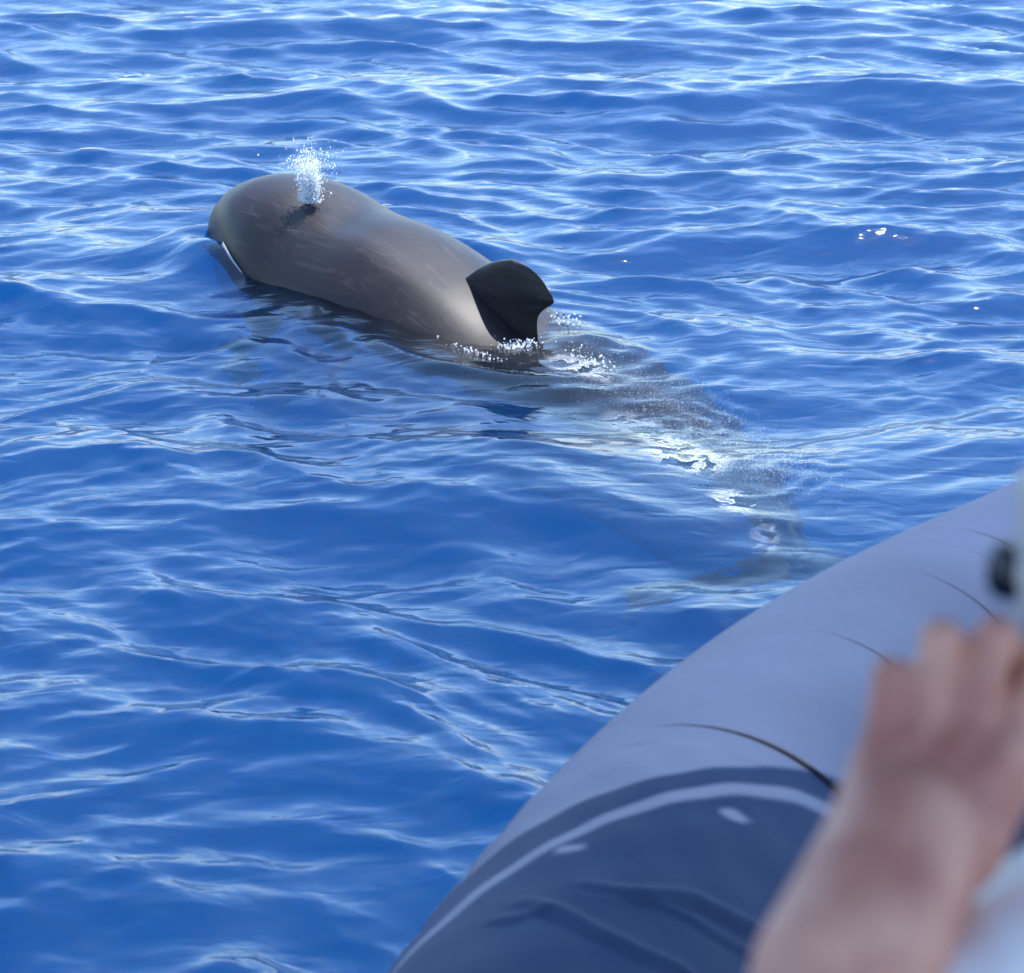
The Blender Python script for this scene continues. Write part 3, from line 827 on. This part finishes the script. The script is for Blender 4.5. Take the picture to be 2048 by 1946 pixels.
ang = g.random(n) * 6.283; rad = np.abs(g.normal(size=n)) * spread * 0.75
lean = 0.0
C_ = np.stack([bq[0] + rad * np.cos(ang) + lean * t, bq[1] + rad * np.sin(ang), bz + 0.0 + 0.20 * t + 0.02 * g.normal(size=n) * t], 1)
Rr = (0.0011 + 0.0030 * g.random(n) ** 5) * (1.25 - 0.5 * t)
st = np.stack([np.ones(n), np.ones(n), 1 + 0.9 * g.random(n)], 1)
n2 = 2300
kc = 26
cz = g.random(kc) ** 1.25; cx_ = g.normal(size=kc) * (0.008 + 0.017 * cz); cy_ = g.normal(size=kc) * (0.008 + 0.017 * cz); cr_ = 0.006 + 0.011 * g.random(kc)
ci = g.integers(0, kc, n2)
C2 = np.stack([bq[0] + cx_[ci] + cr_[ci] * g.normal(size=n2) - 0.0 * cz[ci], bq[1] + cy_[ci] + cr_[ci] * g.normal(size=n2), bz + 0.008 + 0.125 * cz[ci] + 1.5 * cr_[ci] * np.abs(g.normal(size=n2))], 1)
C_ = np.vstack([C_, C2]); Rr = np.concatenate([Rr, 0.0014 + 0.0030 * g.random(n2) ** 3]); st = np.vstack([st, np.ones((n2, 3))])
blow = drops("blow_spray", C_, Rr, "white burst of spray shooting up from the whale's blowhole", "spray", stretch=st)

def drape(pts):
    x = np.array([p[0] for p in pts]); y = np.array([p[1] for p in pts])
    return np.stack([x, y, sea_height(x, y)], 1)
def splash(cx, cy, n, sx, sy, sz, label, rmax=0.005, axis=HD):
    a = g.normal(size=n); b = g.normal(size=n)
    x = cx + axis[0] * a * sx + SD[0] * b * sy; y = cy + axis[1] * a * sx + SD[1] * b * sy
    z = sea_height(x, y) + np.abs(g.normal(size=n)) * sz
    r = 0.0016 + (rmax - 0.0016) * g.random(n) ** 3
    return drops("splash_drops", np.stack([x, y, z], 1), r, label, "splash", "little splashes along the whale")
splash(-0.40, 9.40, 70, 0.05, 0.02, 0.012, "little ring of bubbles on the flank waterline, left of the fin")
splash(-0.13, 8.98, 60, 0.07, 0.014, 0.006, "thin row of drops where the water meets the body under the fin")
splash(0.02, 9.05, 170, 0.05, 0.03, 0.012, "glittering drops at the rear foot of the dorsal fin")
splash(0.19, 9.35, 60, 0.05, 0.025, 0.018, "few drops thrown up just beyond the dorsal fin")
splash(0.27, 8.85, 80, 0.06, 0.02, 0.006, "drops on the water just right of the dorsal fin")

# white bead standing for the glint along the lower edge of the head
LIP = []
for s_ in np.linspace(1.50, 1.30, 7):
    a_ = float(cinterp(np.array([s_]), W_S, W_A)[0]); zc_ = float(cinterp(np.array([s_]), W_S, W_ZC)[0])
    q_ = P0 + HD * s_ - SD * (a_ + 0.006); LIP.append((q_[0], q_[1], max(zc_ + 0.01, float(sea_height(q_[0], q_[1] - 0.01)[0]) + 0.006)))
LIP = np.array(LIP)
def lip_glint_bead():
    n = 60; t = np.linspace(0, 1, n); src = np.linspace(0, 1, len(LIP)); P = []
    cen = np.stack([np.interp(t, src, LIP[:, i]) for i in range(3)], 1)
    for i in range(n):
        r = 0.0075 * (1 - t[i]) ** 0.6 * (0.75 + 0.35 * math.sin(i * 2.1) * math.sin(i * 0.7 + 1)) + 0.0012
        P.append([cen[i] + r * (np.array([0, 1, 0]) * math.cos(a) + np.array([0.4, 0, 0.9]) * math.sin(a)) for a in np.linspace(0, 6.283, 9)[:-1]])
    return adopt(grid_mesh("lip_glint", np.array(P), M_drop, wrap=True), whale)
tag(lip_glint_bead(), "white bead painted as the wet glint along the lower edge of the head")

def caustic_mat():  # white sheet drawn as the caustic light over the submerged tail
    m, nt, N, L, p = mat("white_caustic_lines")
    p.inputs["Base Color"].default_value = (0.85, 0.9, 0.92, 1); p.inputs["Roughness"].default_value = 0.5
    out = N["Material Output"]
    geo = N.new("ShaderNodeNewGeometry")
    n1 = N.new("ShaderNodeTexNoise"); n1.inputs["Scale"].default_value = 11; n1.inputs["Detail"].default_value = 5; n1.inputs["Distortion"].default_value = 1.2
    L.new(geo.outputs["Position"], n1.inputs["Vector"])
    # thin winding lines where the noise crosses its middle
    sb = N.new("ShaderNodeMath"); sb.operation = 'SUBTRACT'; sb.inputs[1].default_value = 0.5; L.new(n1.outputs["Fac"], sb.inputs[0])
    ab = N.new("ShaderNodeMath"); ab.operation = 'ABSOLUTE'; L.new(sb.outputs[0], ab.inputs[0])
    r1 = N.new("ShaderNodeMapRange"); r1.inputs[1].default_value = 0.0; r1.inputs[2].default_value = 0.03; r1.inputs[3].default_value = 0.55; r1.inputs[4].default_value = 0.0
    L.new(ab.outputs[0], r1.inputs[0])
    r2 = N.new("ShaderNodeMapRange"); r2.inputs[1].default_value = 0.48; r2.inputs[2].default_value = 0.62; r2.inputs[3].default_value = 0.0; r2.inputs[4].default_value = 0.3
    L.new(n1.outputs["Fac"], r2.inputs[0])
    mxm = N.new("ShaderNodeMath"); mxm.operation = 'MAXIMUM'; L.new(r1.outputs[0], mxm.inputs[0]); L.new(r2.outputs[0], mxm.inputs[1])
    at = N.new("ShaderNodeAttribute"); at.attribute_name = "edge"
    mu = N.new("ShaderNodeMath"); mu.operation = 'MULTIPLY'; L.new(mxm.outputs[0], mu.inputs[0]); L.new(at.outputs["Fac"], mu.inputs[1])
    L.new(mu.outputs[0], p.inputs["Alpha"])
    return m
M_caustic = caustic_mat()
def caustic_patch(cx, cy, lx, ly, rot, label, amt=1.0, up=0.004):
    n, m2 = 46, 30
    u, v = np.meshgrid(np.linspace(-1, 1, n), np.linspace(-1, 1, m2))
    dx = u * lx; dy = v * ly
    x = cx + dx * math.cos(rot) - dy * math.sin(rot); y = cy + dx * math.sin(rot) + dy * math.cos(rot)
    z = sea_height(x.ravel(), y.ravel()).reshape(x.shape) + up
    o = grid_mesh("caustic_swirl", np.stack([x, y, z], -1), M_caustic)
    rr = np.sqrt(u ** 2 + v ** 2)
    e = amt * smooth01((1 - rr) / 0.55)
    at = o.data.attributes.new("edge", 'FLOAT', 'POINT'); at.data.foreach_set("value", e.ravel().astype(np.float32))
    o.data.transform(Matrix.Translation((-cx, -cy, 0))); o.location = (cx, cy, 0)
    tag(o, label, "foam", "painted caustic swirls over the submerged tail", "stuff")
    return o
caustic_patch(0.50, 7.62, 0.15, 0.28, R(10), "largest patch of winding caustic light painted over the submerged tail stock", 1.25)
caustic_patch(0.60, 7.15, 0.08, 0.16, R(10), "small bright painted caustic patch nearer the boat, over the tail stock")
caustic_patch(0.22, 8.75, 0.10, 0.20, R(30), "pale painted light on the broken water close behind the dorsal fin")
caustic_patch(0.66, 6.85, 0.05, 0.16, R(-5), "last thin thread of painted caustic light near the boat tube", 0.3)
caustic_patch(0.46, 7.88, 0.11, 0.2, R(15), "thin painted caustic light just beyond the largest patch")
caustic_patch(0.38, 8.15, 0.12, 0.22, R(20), "faint painted caustic light trailing between the fin and the larger patch", 0.5)

# white specks put in for the caustic paleness along the submerged tail
nb = 8500
sb_ = -0.25 - 1.75 * g.random(nb) ** 0.9
cb = whale_center(sb_)
xb = cb[:, 0] + 0.075 * g.normal(size=nb); yb = cb[:, 1] + 0.08 * g.normal(size=nb)
zb_ = sea_height(xb, yb) - 0.015 - 0.10 * g.random(nb)
specks = drops("caustic_specks", np.stack([xb, yb, zb_], 1), 0.0011 + 0.0016 * g.random(nb) ** 2, "pale cloud of tiny white specks painted as caustic light under water behind the fin", "bubbles")
